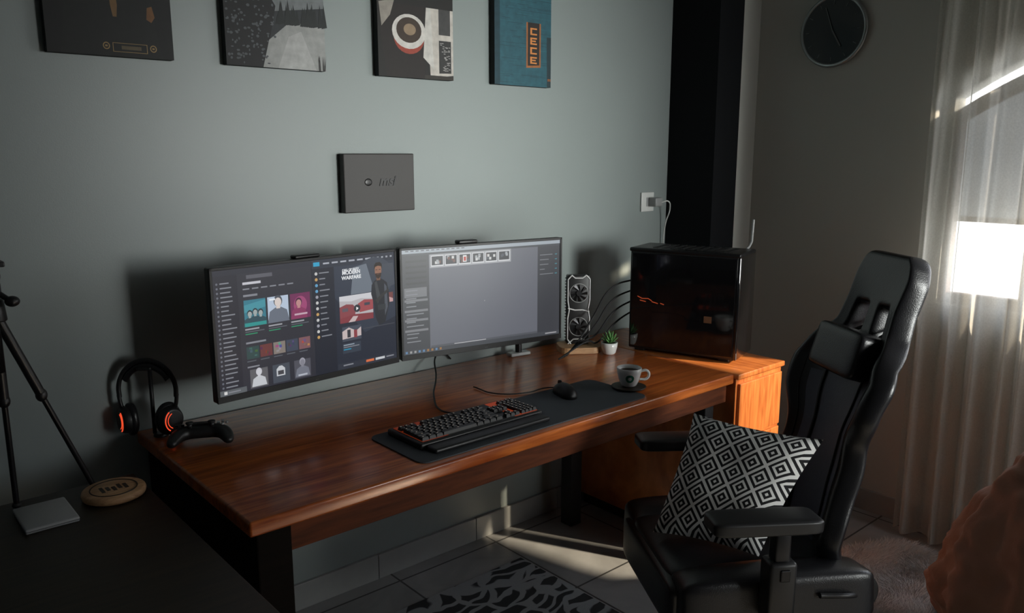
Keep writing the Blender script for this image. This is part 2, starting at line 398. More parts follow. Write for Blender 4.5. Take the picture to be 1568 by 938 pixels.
# ------------------------------------------------------------ mug
mg=empty('coffee_cup',(1.990,1.690,MZ),math.radians(-41))
lathe('saucer',[(0,0),(.045,0),(.055,.004),(.058,.007),(.050,.008),(.0,.006)],M['wood_d'],mg)
lathe('cup',[(0,.009),(.022,.009),(.026,.012),(.034,.03),(.040,.055),(.0415,.070),(.0400,.071),(.038,.055),(.032,.03),(.02,.016),(0,.015)],M['white'],mg)
lathe('coffee',[(0,.058),(.0375,.058)],M['soil'],mg)
tube('handle',[(.039,0,.058),(.058,0,.060),(.066,0,.046),(.058,0,.032),(.035,0,.030)],.0045,M['white'],mg)
def logo(rr,dr,mt,nm):
    vs=[];fs=[]
    c=(-.62)
    K=24
    def P(a,z):
        R=.0262+(.0415-.0262)*min(1,(z-.012)/.05)**.75+dr
        return (R*math.cos(a),R*math.sin(a),z)
    vs.append(P(c-math.pi/2+.55,.040))
    for i in range(K):
        t=2*math.pi*i/K; vs.append(P(c-math.pi/2+.55+rr/.037*math.cos(t),.040+rr*math.sin(t)))
    for i in range(K): fs.append((0,1+i,1+(i+1)%K))
    mesh_obj(nm,vs,fs,mt,mg)
logo(.014,.0012,M['green'],'logo_disc'); logo(.006,.0020,M['white'],'logo_mark')

# ------------------------------------------------------------ monitors
def monitor(name,p0,p1):
    x0,y0=p0;x1,y1=p1; rz=math.atan2(y1-y0,x1-x0); W=math.hypot(x1-x0,y1-y0); H=.358
    e=empty(name,((x0+x1)/2,(y0+y1)/2,.869),rz)
    box('panel_back',-W/2,W/2,.004,.03,0,H,M['black'],e,.004,2)
    b=.008
    box('bezel_left',-W/2,-W/2+b,0,.006,0,H,M['black'],e,.001,2); box('bezel_right',W/2-b,W/2,0,.006,0,H,M['black'],e,.001,2)
    box('bezel_top',-W/2,W/2,0,.006,H-b,H,M['black'],e,.001,2); box('bezel_bottom',-W/2,W/2,-.001,.006,0,.017,M['black'],e,.001,2)
    box('rear_bulge',-.13,.13,.03,.06,.08,.28,M['black'],e,.012,3)
    text('badge','. . .',.008,(0,-.0012,.0085),M['silver'],e)
    return e,W,H
e1,W,H=monitor('computer_monitor',(.748,2.025),(1.346,2.082))
F=Flat(W-.016,H-.025); R=random.Random(3)
F.rect(0,0,1,1,(.012,.014,.022))
g=(.20,.21,.24); g2=(.09,.1,.12)
F.rect(0,0,.5,1,(.020,.020,.030)); F.rect(0,.0,.5,.045,(.016,.017,.028)); F.rect(.0,.045,.115,1,(.013,.013,.022))
F.rect(.16,.06,.29,.09,(.09,.09,.11))
for k in range(24):
    v=.10+k*.036
    F.disc(.018,v+.006,.005,.009,(.12,.13,.16),10); F.rect(.032,v,.032+R.uniform(.035,.07),v+.010,g)
F.rect(.14,.115,.23,.135,(.5,.5,.55))
for k in range(6): F.rect(.14+k*.045,.165,.172+k*.045,.176,g)
F.rect(.14,.215,.21,.232,g)
# album cards
def person(cx,base,s,skin,cloth,hair):
    F.poly([(cx-.045*s,base),(cx+.045*s,base),(cx+.036*s,base-.075*s),(cx+.012*s,base-.098*s),(cx-.012*s,base-.098*s),(cx-.036*s,base-.075*s)],cloth)
    F.rect(cx-.008*s,base-.115*s,cx+.008*s,base-.09*s,skin)
    F.disc(cx,base-.140*s,.018*s,.038*s,hair,18); F.disc(cx,base-.132*s,.014*s,.030*s,skin,18)
u=.140; F.rect(u,.26,u+.108,.475,(.03,.17,.23)); F.poly([(u,.30),(u+.108,.27),(u+.108,.33),(u,.36)],(.05,.25,.31))
for q in range(3): person(u+.027+q*.027,.475-.01*(q%2),.75,(.30,.35,.35),(.02,.06,.08),(.01,.02,.03))
F.rect(u,.445,u+.108,.475,(.02,.25,.24))
u=.258; F.rect(u,.26,u+.108,.475,(.42,.50,.62)); person(u+.054,.475,1.25,(.62,.55,.52),(.12,.14,.18),(.06,.07,.09)); F.rect(u+.01,.275,u+.04,.29,(.7,.75,.8))
u=.376; F.rect(u,.26,u+.108,.475,(.14,.018,.08)); F.disc(u+.054,.36,.036,.075,(.30,.05,.15),24); person(u+.045,.475,1.0,(.45,.22,.22),(.22,.03,.10),(.06,.01,.04)); F.rect(u+.02,.43,u+.09,.445,(.5,.35,.42))
for k in range(3):
    u=.14+k*.118
    F.rect(u,.49,u+.07,.502,(.3,.31,.34)); F.rect(u,.513,u+.095,.521,g2); F.rect(u,.531,u+.06,.539,(.02,.25,.12))
F.rect(.14,.60,.24,.615,g)
for k,c in enumerate([(.02,.05,.05),(.12,.03,.03),(.20,.17,.15),(.04,.05,.08),(.18,.08,.09)]):
    u=.14+k*.068; F.rect(u,.64,u+.062,.74,c)
    for q in range(5):
        a=u+R.uniform(0,.045);b=R.uniform(.645,.71); F.rect(a,b,a+R.uniform(.006,.016),b+R.uniform(.01,.028),tuple(min(1,x*R.uniform(.3,2.4)) for x in c))
    F.rect(u,.755,u+.045,.763,g2)
F.rect(.14,.80,.2,.812,g)
for k,c in enumerate([(.10,.10,.11),(.05,.06,.08),(.07,.07,.09)]):
    u=.15+k*.115; F.rect(u,.83,u+.09,.985,c)
F_u=.195; person(F_u,.975,.85,(.55,.56,.6),(.5,.52,.55),(.5,.5,.55))
F.rect(.285,.87,.33,.93,(.5,.52,.55)); F.rect(.292,.885,.323,.92,(.05,.05,.06)); F.poly([(.285,.87),(.30,.845),(.315,.845),(.33,.87)],(.5,.52,.55))
person(.425,.975,.9,(.2,.2,.24),(.15,.16,.2),(.3,.3,.35)); F.rect(.40,.955,.45,.97,(.4,.42,.48))
F.rect(0,.955,.13,1,(.09,.1,.11)); F.rect(.02,.965,.035,.99,(.6,.6,.6)); F.rect(.04,.972,.1,.982,g)
# right app
F.rect(.5,0,1,1,(.014,.018,.032)); F.rect(.5,0,1,.075,(.02,.025,.04)); F.rect(.5,.075,.625,1,(.010,.012,.022))
F.rect(.51,.02,.545,.055,(.02,.30,.50))
for k in range(6): F.rect(.565+k*.05,.03,.6+k*.05,.044,(.35,.37,.42))
for k in range(5): F.rect(.86+k*.028,.03,.872+k*.028,.045,(.3,.32,.36))
for k in range(12):
    v=.11+k*.05; F.disc(.523,v+.008,.008,.014,R.choice([(.5,.5,.5),(.1,.3,.5),(.5,.3,.1),(.3,.3,.35)]),12); F.rect(.54,v,.54+R.uniform(.03,.06),v+.010,g)
F.poly([(.625,.075),(1,.075),(1,.6),(.8,.7),(.625,.35)],(.026,.034,.055))
F.disc(.87,.22,.12,.19,(.04,.05,.07),30)
F.poly([(.74,.10),(.82,.08),(.86,.3),(.86,.34),(.72,.34)],(.13,.155,.19)); F.poly([(.90,.10),(.99,.10),(1,.3),(.93,.33)],(.05,.06,.08))
F.rect(.65,.345,.855,.585,(.42,.40,.42)); F.poly([(.65,.345),(.855,.345),(.855,.40),(.78,.385),(.72,.40),(.65,.385)],(.55,.55,.58))
F.poly([(.65,.44),(.69,.42),(.73,.43),(.75,.47),(.74,.53),(.65,.54)],(.22,.05,.06)); F.rect(.665,.455,.70,.485,(.10,.08,.10)); F.poly([(.76,.43),(.80,.40),(.855,.41),(.855,.50),(.77,.51)],(.30,.06,.07)); F.rect(.80,.43,.835,.455,(.05,.05,.07))
F.poly([(.65,.54),(.74,.52),(.855,.53),(.855,.585),(.65,.585)],(.20,.035,.045)); F.poly([(.70,.585),(.73,.535),(.76,.54),(.74,.585)],(.5,.4,.4))
F.disc(.755,.47,.02,.034,(.03,.03,.04)); F.poly([(.750,.455),(.750,.488),(.764,.47)],(.8,.8,.8))
F.rect(.885,.37,.985,.46,(.16,.05,.05)); F.poly([(.885,.44),(.93,.39),(.985,.43),(.985,.46),(.885,.46)],(.5,.3,.3))
# soldier figure
F.poly([(.845,.36),(.850,.28),(.868,.245),(.885,.23),(.905,.23),(.925,.245),(.948,.275),(.958,.36),(.962,.46),(.945,.56),(.93,.64),(.89,.66),(.868,.58),(.862,.47)],(.016,.018,.024))
F.rect(.882,.20,.906,.245,(.16,.08,.05))
F.poly([(.872,.13),(.876,.10),(.893,.09),(.911,.10),(.915,.14),(.913,.185),(.905,.215),(.893,.225),(.881,.215),(.873,.185)],(.26,.13,.085))
F.poly([(.869,.15),(.869,.105),(.880,.082),(.905,.080),(.918,.10),(.919,.15),(.913,.12),(.893,.112),(.876,.12)],(.018,.013,.010)); F.poly([(.873,.18),(.914,.18),(.910,.212),(.893,.232),(.878,.212)],(.035,.02,.014)); F.rect(.884,.185,.902,.190,(.15,.07,.05))
F.rect(.877,.145,.889,.150,(.02,.01,.01)); F.rect(.898,.145,.910,.150,(.02,.01,.01))
F.poly([(.868,.26),(.882,.25),(.905,.40),(.885,.46)],(.045,.05,.055)); F.poly([(.93,.28),(.945,.31),(.95,.5),(.93,.58)],(.07,.08,.10)); F.poly([(.87,.42),(.955,.33),(.96,.35),(.88,.45)],(.03,.03,.03)); F.rect(.885,.47,.935,.52,(.03,.035,.04))
F.rect(.66,.62,.775,.75,(.05,.06,.085)); F.poly([(.66,.66),(.70,.63),(.745,.67),(.775,.64),(.775,.72),(.66,.73)],(.5,.42,.42)); F.rect(.69,.65,.71,.72,(.03,.03,.04)); F.rect(.73,.66,.75,.73,(.22,.04,.05))
F.rect(.66,.77,.77,.86,(.03,.04,.06)); F.rect(.665,.78,.73,.79,(.25,.3,.36)); F.rect(.665,.80,.76,.808,g); F.rect(.665,.82,.71,.83,(.02,.25,.4))
F.rect(.79,.66,.99,.668,(.05,.055,.07))
F.rect(.625,.945,1,1,(.022,.026,.04)); F.rect(.66,.96,.72,.972,g); F.rect(.80,.958,.85,.980,(.6,.14,.05)); F.rect(.86,.958,.92,.980,(.5,.52,.55)); F.rect(.93,.962,.98,.974,g)
F.obj('screen',M['scr'],e1,(0,.0025,.017))
text('title_text','CALL OF DUTY',.0085,(.128,-.0022,.312),M['uitext'],e1,bold=.0003); text('title_text_2','MODERN\nWARFARE',.0150,(.130,-.0022,.296),M['uitext'],e1,bold=.0004)
box('wall_mount_plate',-.06,.06,.30,.315,.10,.25,M['dark'],e1,.003,2).location.y=.235
tube('mount_arm',[(0,.055,.17),(0,.15,.175),(0,.235,.18)],.014,M['dark'],e1)
box('webcam',-.05,.03,.002,.03,H,H+.010,M['black'],e1,.004,3)
e2,W,H=monitor('computer_monitor.001',(1.358,2.084),(1.968,1.990))
F=Flat(W-.016,H-.025)
F.rect(0,0,1,1,(.118,.125,.15)); F.rect(0,0,1,.035,(.30,.34,.38)); F.rect(0,.035,1,.055,(.05,.055,.065))
F.rect(0,.055,.155,.96,(.045,.048,.056)); F.rect(.845,.055,1,.96,(.04,.043,.052))
F.rect(.16,.055,.665,.185,(.30,.31,.33))
R=random.Random(5)
for k in range(6):
    u=.168+k*.083; F.rect(u,.068,u+.074,.172,(.55,.56,.58)); c=(.02,.022,.03); F.rect(u+.004,.076,u+.070,.160,c)
    for q in range(5):
        a=u+.006+R.random()*.045; b=.08+R.random()*.05; F.rect(a,b,a+.014,b+.026,R.choice([(.3,.32,.34),(.12,.05,.04),(.06,.07,.09),(.5,.5,.5)]))
F.rect(.168+2*.083+.025,.085,.168+2*.083+.048,.15,(.6,.6,.6)); F.rect(.168+2*.083+.030,.1,.168+2*.083+.044,.14,(.4,.03,.02))
for k in range(5):
    v=.10+k*.052; F.rect(.02,v,.14,v+.02,(.035,.037,.043))
F.rect(.01,.36,.14,.45,(.15,.155,.17))
for k in range(14):
    v=.38+k*.038; F.rect(.02,v,.02+R.uniform(.05,.1),v+.010,(.20,.21,.23))
for k,v in enumerate((.47,.57,.66,.76)): F.rect(.01,v,.145,v+.022,(.17,.175,.19))
for k in range(5):
    v=.14+k*.05; F.rect(.86,v,.86+R.uniform(.03,.1),v+.008,(.17,.18,.2)); F.rect(.965,v,.98,v+.01,(.05,.2,.25))
F.rect(0,.96,1,1,(.05,.055,.065))
for k in range(9): F.rect(.01+k*.025,.968,.022+k*.025,.99,R.choice([(.1,.2,.35),(.3,.3,.3),(.3,.15,.05)]))
F.rect(.9,.972,.98,.985,(.3,.3,.32)); F.rect(.16,.94,.845,.96,(.08,.085,.1)); F.rect(.3,.946,.5,.954,(.4,.4,.42))
for k in range(12): F.rect(.02+k*.03,.008,.038+k*.03,.016,(.05,.05,.06))
F.rect(.49,.55,.495,.56,(.3,.3,.3))
F.obj('screen',M['scr'],e2,(0,.0025,.017))
box('webcam',-.10,-.03,.0,.03,H,H+.012,M['black'],e2,.004,3)
box('clamp_base',.27,.36,.27,.31,-.125,-.112,M['silver'],e2,.004,2)
tube('clamp_post',[(.315,.29,-.12),(.315,.29,.16)],.013,M['dark'],e2,smooth=False)
tube('arm_link',[(.315,.29,.16),(.15,.20,.17),(0,.06,.18)],.012,M['dark'],e2,smooth=False)

# ------------------------------------------------------------ wall art canvases
def canvas(name,x0,x1,paint,H=.46,z=1.762):
    e=empty(name,((x0+x1)/2,YB-.030,z)); w=x1-x0
    box('stretcher',-w/2,w/2,.001,.029,0,H,M['canvas'],e,.002,2)
    F=Flat(w,H); paint(F); F.obj('print',M['art'],e,(0,.0008,0)); return e
def art1(F):
    F.rect(0,0,1,1,(.006,.007,.008)); F.poly([(.1,1),(.9,1),(.8,.55),(.2,.55)],(.008,.010,.010))
    gold=(.34,.22,.09); F.rect(.50,.925,.78,.928,gold); F.rect(.50,.972,.78,.975,gold); F.rect(.50,.925,.505,.975,gold); F.rect(.775,.925,.78,.975,gold)
    F.rect(.57,.94,.73,.96,(.12,.09,.05))
    for u in (.45,.83): F.disc(u,.945,.028,.020,gold); F.disc(u,.945,.02,.014,(.01,.01,.01)); F.rect(u-.01,.94,u+.01,.95,gold)
    F.poly([(.50,.55),(.54,.55),(.56,.72),(.55,.785),(.52,.785),(.505,.72)],(.20,.11,.04)); F.poly([(.80,.72),(.84,.71),(.86,.77),(.83,.80),(.79,.785)],(.20,.09,.03))
def art2(F):
    F.rect(0,0,1,1,(.03,.035,.04)); F.poly([(0,.3),(1,.3),(1,.6),(0,.7)],(.22,.24,.25))
    F.poly([(0,.45),(.30,.40),(.5,.62),(.42,.85),(.35,1),(0,1)],(.008,.009,.011))
    F.poly([(.35,1),(.42,.83),(.60,.73),(.85,.70),(1,.71),(1,1)],(.42,.43,.42)); F.poly([(.5,1),(.62,.8),(.75,.76),(.9,1)],(.52,.53,.52))
    R=random.Random(11)
    for k in range(150):
        u=R.uniform(.02,.48);v=R.uniform(.5,.98)
        if u>.42 and v>.85: continue
        F.disc(u,v,R.uniform(.006,.018),R.uniform(.004,.010),(.10,.11,.12),6)
    for k in range(40):
        u=R.uniform(.5,1); h=R.uniform(.06,.16); F.poly([(u-.03,.73),(u+.03,.72),(u,.73-h)],(.015,.02,.02))
    for k in range(10):
        u=R.uniform(.9,.99); F.poly([(u,1),(u+.01,1),(u+.005+R.uniform(-.02,.02),.9)],(.05,.05,.05))
def art3(F):
    F.rect(0,0,1,1,(.009,.008,.007)); F.poly([(.10,1),(.60,1),(.62,.5),(.0,.5)],(.014,.009,.008))
    F.disc(.40,.72,.20,.115,(.38,.06,.035)); F.disc(.40,.68,.22,.12,(.75,.72,.68)); F.disc(.40,.67,.165,.088,(.05,.03,.02)); F.disc(.41,.665,.08,.04,(.35,.25,.16))
    F.poly([(.02,.5),(.22,.47),(.16,.58),(.05,.66)],(.35,.32,.28))
    F.poly([(.68,.99),(.64,.5),(1,.5),(1,.965)],(.62,.58,.53)); F.poly([(.585,.85),(.63,.5),(.69,.5),(.73,.93)],(.68,.66,.62))
    F.poly([(.80,.955),(.80,.72),(.97,.72),(.97,.95)],(.03,.03,.03)); F.poly([(.80,.68),(.80,.5),(.96,.5),(.96,.68)],(.06,.06,.06))
    R=random.Random(2)
    for k in range(40): u=R.uniform(.81,.94);v=R.uniform(.73,.93); F.rect(u,v,u+.025,v+.006,(.35,.34,.33))
    F.rect(.6,.972,1,1,(.03,.025,.02))
def art4(F):
    F.rect(0,0,1,1,(.022,.11,.145))
    R=random.Random(9)
    for k in range(60):
        v=R.uniform(.3,1); u=R.uniform(0,.8); F.rect(u,v,u+R.uniform(.1,.4) if u<.5 else 1,v+.003,R.choice([(.012,.06,.08),(.03,.15,.19)]))
    F.rect(0,.3,.09,1,(.010,.05,.07))
    F.poly([(.55,.5),(.81,.5),(.81,.845),(.55,.855)],(.40,.14,.04)); F.poly([(.575,.5),(.785,.5),(.785,.828),(.575,.838)],(.02,.015,.012))
    for k in range(4):
        v=.54+k*.075; o=(.75,.28,.07)
        F.rect(.62,v,.74,v+.012,o); F.rect(.62,v,.65,v+.055,o); F.rect(.62,v+.043,.74,v+.055,o)
        if k%2: F.rect(.62,v+.022,.72,v+.032,o)
    F.poly([(.93,1),(.92,.6),(1,.6),(1,1)],(.015,.04,.05)); F.rect(.94,.93,1,.95,(.25,.1,.04))
canvas('canvas_print',.497,.804,art1); canvas('canvas_print.001',.95,1.262,art2)
canvas('canvas_print.002',1.452,1.754,art3); canvas('canvas_print.003',1.941,2.222,art4)
bx=empty('logo_plaque',(1.4435,YB-.032,1.323))
box('panel',-.135,.135,0,.031,0,.19,M['box'],bx,.003,2)
text('plaque_text','m s i',.046,(.026,-.0015,.100),M['boxtext'],bx,shear=.3,ext=.001,bold=.0014).data.space_character=.72
o=sph('plaque_emblem',(.014,.0022,.012),(-.046,-.0005,.098),M['boxtext'],bx)

ot=empty('power_socket',(2.852,YB,1.30))
box('plate',-.043,.043,-.010,0,-.043,.043,M['white'],ot,.004,3)
box('socket_well',-.012,.022,-.012,-.009,-.02,.02,M['silver'],ot,.003,2)
box('plug',.000,.050,-.055,-.010,-.020,.020,M['silver'],ot,.006,3)
tube('plug_cord',[(.04,-.055,-.002),(.065,-.07,.004),(.095,-.06,-.03),(.105,-.03,-.10),(.108,-.014,-.25),(.100,-.012,-.53)],.0028,M['white'],ot)

# ------------------------------------------------------------ clock
ck=empty('round_clock',(XR,1.745,2.01)); ck.rotation_euler=(0,-math.pi/2,0)
cyl('dial',.132,.132,.02,(0,0,.014),mat('clock_dial',(.012,.015,.017),.4,coat=.2),ck,seg=64)
torus('rim',.137,.009,(0,0,.018),M['clockrim'],ck)
tick=mat('clock_marks',(.12,.13,.13),.5)
for k in range(12):
    a=k*math.pi/6; o=box('mark_%d'%k,-.008,.008,-.0015,.0015,-.0006,.0006,tick,ck,rot=(0,0,a)); o.location=(.112*math.cos(a),.112*math.sin(a),.025)
for L,a,w in ((.075,-2.6,.003),(.10,.35,.002)):
    o=box('hand',-L/2,L/2,-w,w,-.0006,.0006,tick,ck,rot=(0,0,a)); o.location=(L/2*math.cos(a),L/2*math.sin(a),.028)

# ------------------------------------------------------------ PC tower
pc=empty('computer_tower',(2.528,1.640,DZ),math.asin(.287))
box('chassis',.004,.196,.004,.431,.012,.400,M['black'],pc,.006,3)
box('glass_side',0,.005,.012,.423,.022,.392,M['blackgloss'],pc,.002,2)
box('front_panel',.002,.198,-.004,.012,.012,.402,M['blackgloss'],pc,.008,3)
box('top_cover',.0,.20,-.002,.435,.396,.412,M['dark'],pc,.006,3)
for k in range(9): box('top_vent_%d'%k,.03,.17,.05+k*.035,.07+k*.035,.4115,.4130,M['blackmatte'],pc)
for a in (.02,.16):
    for b in (.03,.37): box('foot',a,a+.025,b,b+.04,0,.013,M['black'],pc,.003,2)
for i,(y0,z0,y1,z1) in enumerate([(.395,.222,.375,.214),(.375,.214,.350,.216),(.350,.216,.335,.208),(.385,.207,.36,.203),(.335,.205,.31,.200),(.30,.202,.285,.198)]):
    tube('case_light_%d'%i,[(-.0003,y0,z0),(-.0003,y1,z1)],.0016,M['redpc'],pc,smooth=False)
box('label',-.0008,.0004,.095,.125,.145,.170,mat('dim_label',(.05,.03,.02),.5,emis=(.5,.2,.08),es=.05),pc)
tube('wifi_antenna',[(.185,.04,.400),(.215,.03,.418),(.238,.028,.435),(.240,.026,.520)],.005,M['silver'],pc,smooth=False)
for k in range(4):
    tube('rear_cable_%d'%k,[(.05+.02*k,.43,.28-.04*k),(.0+.01*k,.50,.25-.05*k),(-.12+.02*k,.53,.14-.035*k),(-.20,.55-.01*k,.06),(-.24-.02*k,.58,.006)],.0035,M['blackmatte'],pc)

# ------------------------------------------------------------ graphics card on wooden stand
gc=empty('graphics_card',(2.262,2.195,DZ),math.radians(-41+8))
bm=bmesh.new(); bmesh.ops.create_cube(bm,size=1); bmesh.ops.scale(bm,vec=(.165,.13,.024),verts=bm.verts)
bmesh.ops.bevel(bm,geom=[e for e in bm.edges if abs(e.verts[0].co.z-e.verts[1].co.z)>.001],offset=.035,segments=5,profile=.5,affect='EDGES')
o=bm_obj('wood_base',bm,M['wood_l'],gc); o.location=(0,-.02,.0125)
box('heatsink',-.043,.043,.0,.03,.024,.30,M['dark'],gc,.004,2)
for k in range(22): box('fin_%d'%k,-.045,.045,.028,.036,.03+k*.012,.034+k*.012,M['silver'],gc)
wr_=mat('card_shroud_trim',(.75,.75,.75),.35)
box('shroud',-.045,.045,-.014,.002,.024,.302,M['black'],gc,.006,3)
for zc in (.095,.230):
    torus('fan_ring',.037,.0016,(0,-.0145,zc),M['silver'],gc,rot=(math.pi/2,0,0))
    cyl('hub',.011,.011,.006,(0,-.017,zc),M['dark'],gc,rot=(math.pi/2,0,0))
    for q in range(9):
        a=q*2*math.pi/9; c=math.cos(a);s=math.sin(a);c2=math.cos(a+.5);s2=math.sin(a+.5)
        vs=[(.010*c,-.0165,zc+.010*s),(.035*c2,-.0155,zc+.035*s2),(.035*math.cos(a+.85),-.019,zc+.035*math.sin(a+.85)),(.010*math.cos(a+.5),-.019,zc+.010*math.sin(a+.5))]
        mesh_obj('blade',vs,[(0,1,2,3)],M['dark'],gc)
for pts in ([(-.030,.302),(-.015,.290),(.015,.290),(.030,.302)],[(-.043,.17),(-.015,.1625),(.015,.1625),(.043,.155)],[(-.042,.026),(-.02,.045),(.02,.045),(.042,.026)],
            [(-.030,.300),(-.044,.285),(-.044,.20),(-.038,.165),(-.044,.13),(-.044,.045),(-.03,.026)],[(.030,.300),(.044,.285),(.044,.20),(.038,.165),(.044,.13),(.044,.045),(.03,.026)]):
    tube('trim_line',[(x,-.015,z) for x,z in pts],.0026,wr_,gc,smooth=False)

pl=empty('potted_succulent',(2.302,2.060,DZ))
lathe('pot',[(0,0),(.021,0),(.026,.006),(.032,.03),(.033,.046),(.030,.047),(.029,.04),(0,.04)],M['white'],pl)
lathe('soil',[(0,.0415),(.0295,.0415)],M['soil'],pl)
vs=[];fs=[]
for ring,(n_,L,tilt) in enumerate([(9,.040,1.1),(8,.044,.75),(6,.046,.4),(3,.046,.12)]):
    for k in range(n_):
        a=2*math.pi*k/n_+ring*.4; d=Vector((math.cos(a)*math.sin(tilt),math.sin(a)*math.sin(tilt),math.cos(tilt))); sd=Vector((-math.sin(a),math.cos(a),0)); up=d.cross(sd)
        b=len(vs); base=Vector((0,0,.042))
        for t,w in ((.05,.003),(.45,.0065),(.8,.004),(1,.0003)):
            c=base+d*L*t+Vector((0,0,.006*t*t)); vs+= [c+sd*w,c+up*w*.5,c-sd*w,c-up*w*.5]
        for q in range(3):
            for r_ in range(4): fs.append((b+q*4+r_,b+q*4+(r_+1)%4,b+q*4+4+(r_+1)%4,b+q*4+4+r_))
mesh_obj('leaves',vs,fs,M['leaf'],pl,True)

# ------------------------------------------------------------ headset on stand
hs=empty('gaming_headset',(.645,2.265,DZ),math.radians(-38)); hs.scale=(.90,.90,1)
cyl('stand_base',.022,.020,.010,(.03,0,.005),M['black'],hs,bev=.002); cyl('stand_post',.006,.006,.185,(0.012,0,.10),M['black'],hs); box('stand_top',-.022,.022,-.018,.018,.190,.20,M['black'],hs,.004,3)
pts=[(.086*math.sin(a),0,.128+.088*math.cos(a)) for a in [math.radians(d) for d in range(-100,101,20)]]
hb=tube('headband',pts,.007,M['black'],hs)
pts=[(.074*math.sin(a),0,.122+.078*math.cos(a)) for a in [math.radians(d) for d in range(-60,61,15)]]
tube('headband_pad',pts,.009,M['leather'],hs)
for s in (-1,1):
    tube('yoke',[(s*.087,0,.12),(s*.082,0,.09),(s*.07,-.0,.06)],.006,M['black'],hs)
    g_=empty('ear_cup',(0,0,0)); g_.parent=hs; g_.location=(s*.060,-.004,.050); g_.rotation_euler=(0,0,-s*.75)
    cyl('cup_shell',.040,.033,.026,(s*.015,0,0),M['black'],g_,rot=(0,s*math.pi/2,0),bev=.006)
    torus('cushion',.028,.013,(-s*.006,0,0),M['leather'],g_,rot=(0,math.pi/2,0),sx=1.15)
    pts=[(s*.029,-.026*math.cos(t),.030*math.sin(t)) for t in [math.radians(d) for d in range(-60,61,15)]]
    tube('led_arc',pts,.0016,M['red'],g_); tube('led_arc_2',[(x,y+.008,z*.8) for x,y,z in pts],.0011,M['red'],g_)

# ------------------------------------------------------------ gamepad
gp=empty('game_controller',(.735,2.125,DZ+.006),math.radians(-25))
def skin(name,verts,edges,rad,mt,parent,lv=2):
    me=bpy.data.meshes.new(name); me.from_pydata(verts,edges,[]); o=link(bpy.data.objects.new(name,me),parent); me.materials.append(mt)
    md=o.modifiers.new('skin','SKIN'); md.use_smooth_shade=True
    for i,r in enumerate(rad): me.skin_vertices[0].data[i].radius=(r,r*.8) if not isinstance(r,tuple) else r
    me.skin_vertices[0].data[0].use_root=True
    sub(o,lv); return o
skin('shell',[(0,0,.022),(-.035,.004,.023),(.035,.004,.023),(-.058,-.010,.021),(.058,-.010,.021),(-.070,-.045,.013),(.070,-.045,.013),(-.072,-.065,.010),(.072,-.065,.010)],
     [(0,1),(0,2),(1,3),(2,4),(3,5),(4,6),(5,7),(6,8)],[.024,.026,.026,.025,.025,.017,.017,.012,.012],M['black'],gp)
for x,y in ((-.028,-.014),(.028,-.014)):
    cyl('stick',.006,.007,.014,(x,y,.046),M['black'],gp); cyl('stick_cap',.010,.010,.005,(x,y,.054),M['blackmatte'],gp,bev=.0015)
for k in range(4):
    a=k*math.pi/2; cyl('button_%d'%k,.0042,.004,.005,(.055+.011*math.cos(a),.004+.011*math.sin(a),.043),M['silver'],gp,seg=16)
box('dpad_h',-.067,-.043,.001,.008,.040,.045,M['dark'],gp,.001,2); box('dpad_v',-.0585,-.0515,-.0075,.0165,.040,.045,M['dark'],gp,.001,2)
box('touch_pad',-.024,.024,.004,.024,.040,.044,M['dark'],gp,.001,2)

# ------------------------------------------------------------ side table and things on it
TZ=.70
st=empty('side_table')
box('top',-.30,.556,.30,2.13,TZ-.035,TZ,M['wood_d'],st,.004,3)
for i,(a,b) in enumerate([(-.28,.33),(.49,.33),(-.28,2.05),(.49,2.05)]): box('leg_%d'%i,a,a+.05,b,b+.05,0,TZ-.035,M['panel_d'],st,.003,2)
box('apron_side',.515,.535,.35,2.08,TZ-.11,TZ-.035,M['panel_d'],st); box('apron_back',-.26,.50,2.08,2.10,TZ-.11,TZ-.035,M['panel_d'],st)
hd=empty('portable_hard_drive',(.325,1.985,TZ))
box('body',-.054,.054,-.072,.072,0,.012,M['silver'],hd,.004,3); box('seam',-.0545,.0545,-.0725,.0725,.0055,.0065,M['dark'],hd)
cs=empty('wooden_charging_pad',(.477,2.012,TZ))
lathe('disc',[(0,0),(.062,0),(.070,.004),(.072,.012),(.070,.018),(.066,.020),(.0,.020)],M['wood_l'],cs)
torus('ring_groove',.052,.0015,(0,0,.020),M['wood_d'],cs)
for k in range(5): box('print_%d'%k,-.03+k*.013,-.022+k*.013,-.018+.006*(k%2),.018-.005*(k%3),.020,.0206,M['wood_d'],cs)
tr=empty('camera_tripod')
hub=Vector((.280,2.05,1.176))
for i,f in enumerate([(.451,2.088),(.285,2.085-.0),(.12,1.93)]):
    fpt=Vector((f[0],f[1],TZ+.006)); h=hub+(fpt-hub)*.04; mid=hub+(fpt-hub)*.45
    tube('leg_upper_%d'%i,[h,mid],.011,M['black'],tr,smooth=False); tube('leg_lower_%d'%i,[mid,fpt],.0065,M['dark'],tr,smooth=False)
    sph('leg_clamp_%d'%i,(.013,.013,.016),mid,M['black'],tr,seg=16); sph('foot_%d'%i,(.010,.010,.008),fpt+Vector((0,0,.002)),M['blackmatte'],tr,seg=16)
cyl('hub',.026,.022,.05,hub,M['black'],tr,bev=.004); cyl('centre_column',.011,.011,.20,hub+Vector((0,0,-.04)),M['dark'],tr)
sph('ball_head',(.022,.022,.022),hub+Vector((0,0,.075)),M['black'],tr); cyl('head_collar',.020,.020,.03,hub+Vector((0,0,.045)),M['black'],tr,bev=.003)
box('mount_plate',.25,.31,2.03,2.07,1.271,1.283,M['black'],tr,.003,2)
tube('pan_handle',[hub+Vector((0,0,.05)),hub+Vector((.03,-.025,.022))],.006,M['black'],tr,smooth=False); sph('pan_knob',(.015,.015,.012),hub+Vector((.034,-.028,.020)),M['black'],tr)

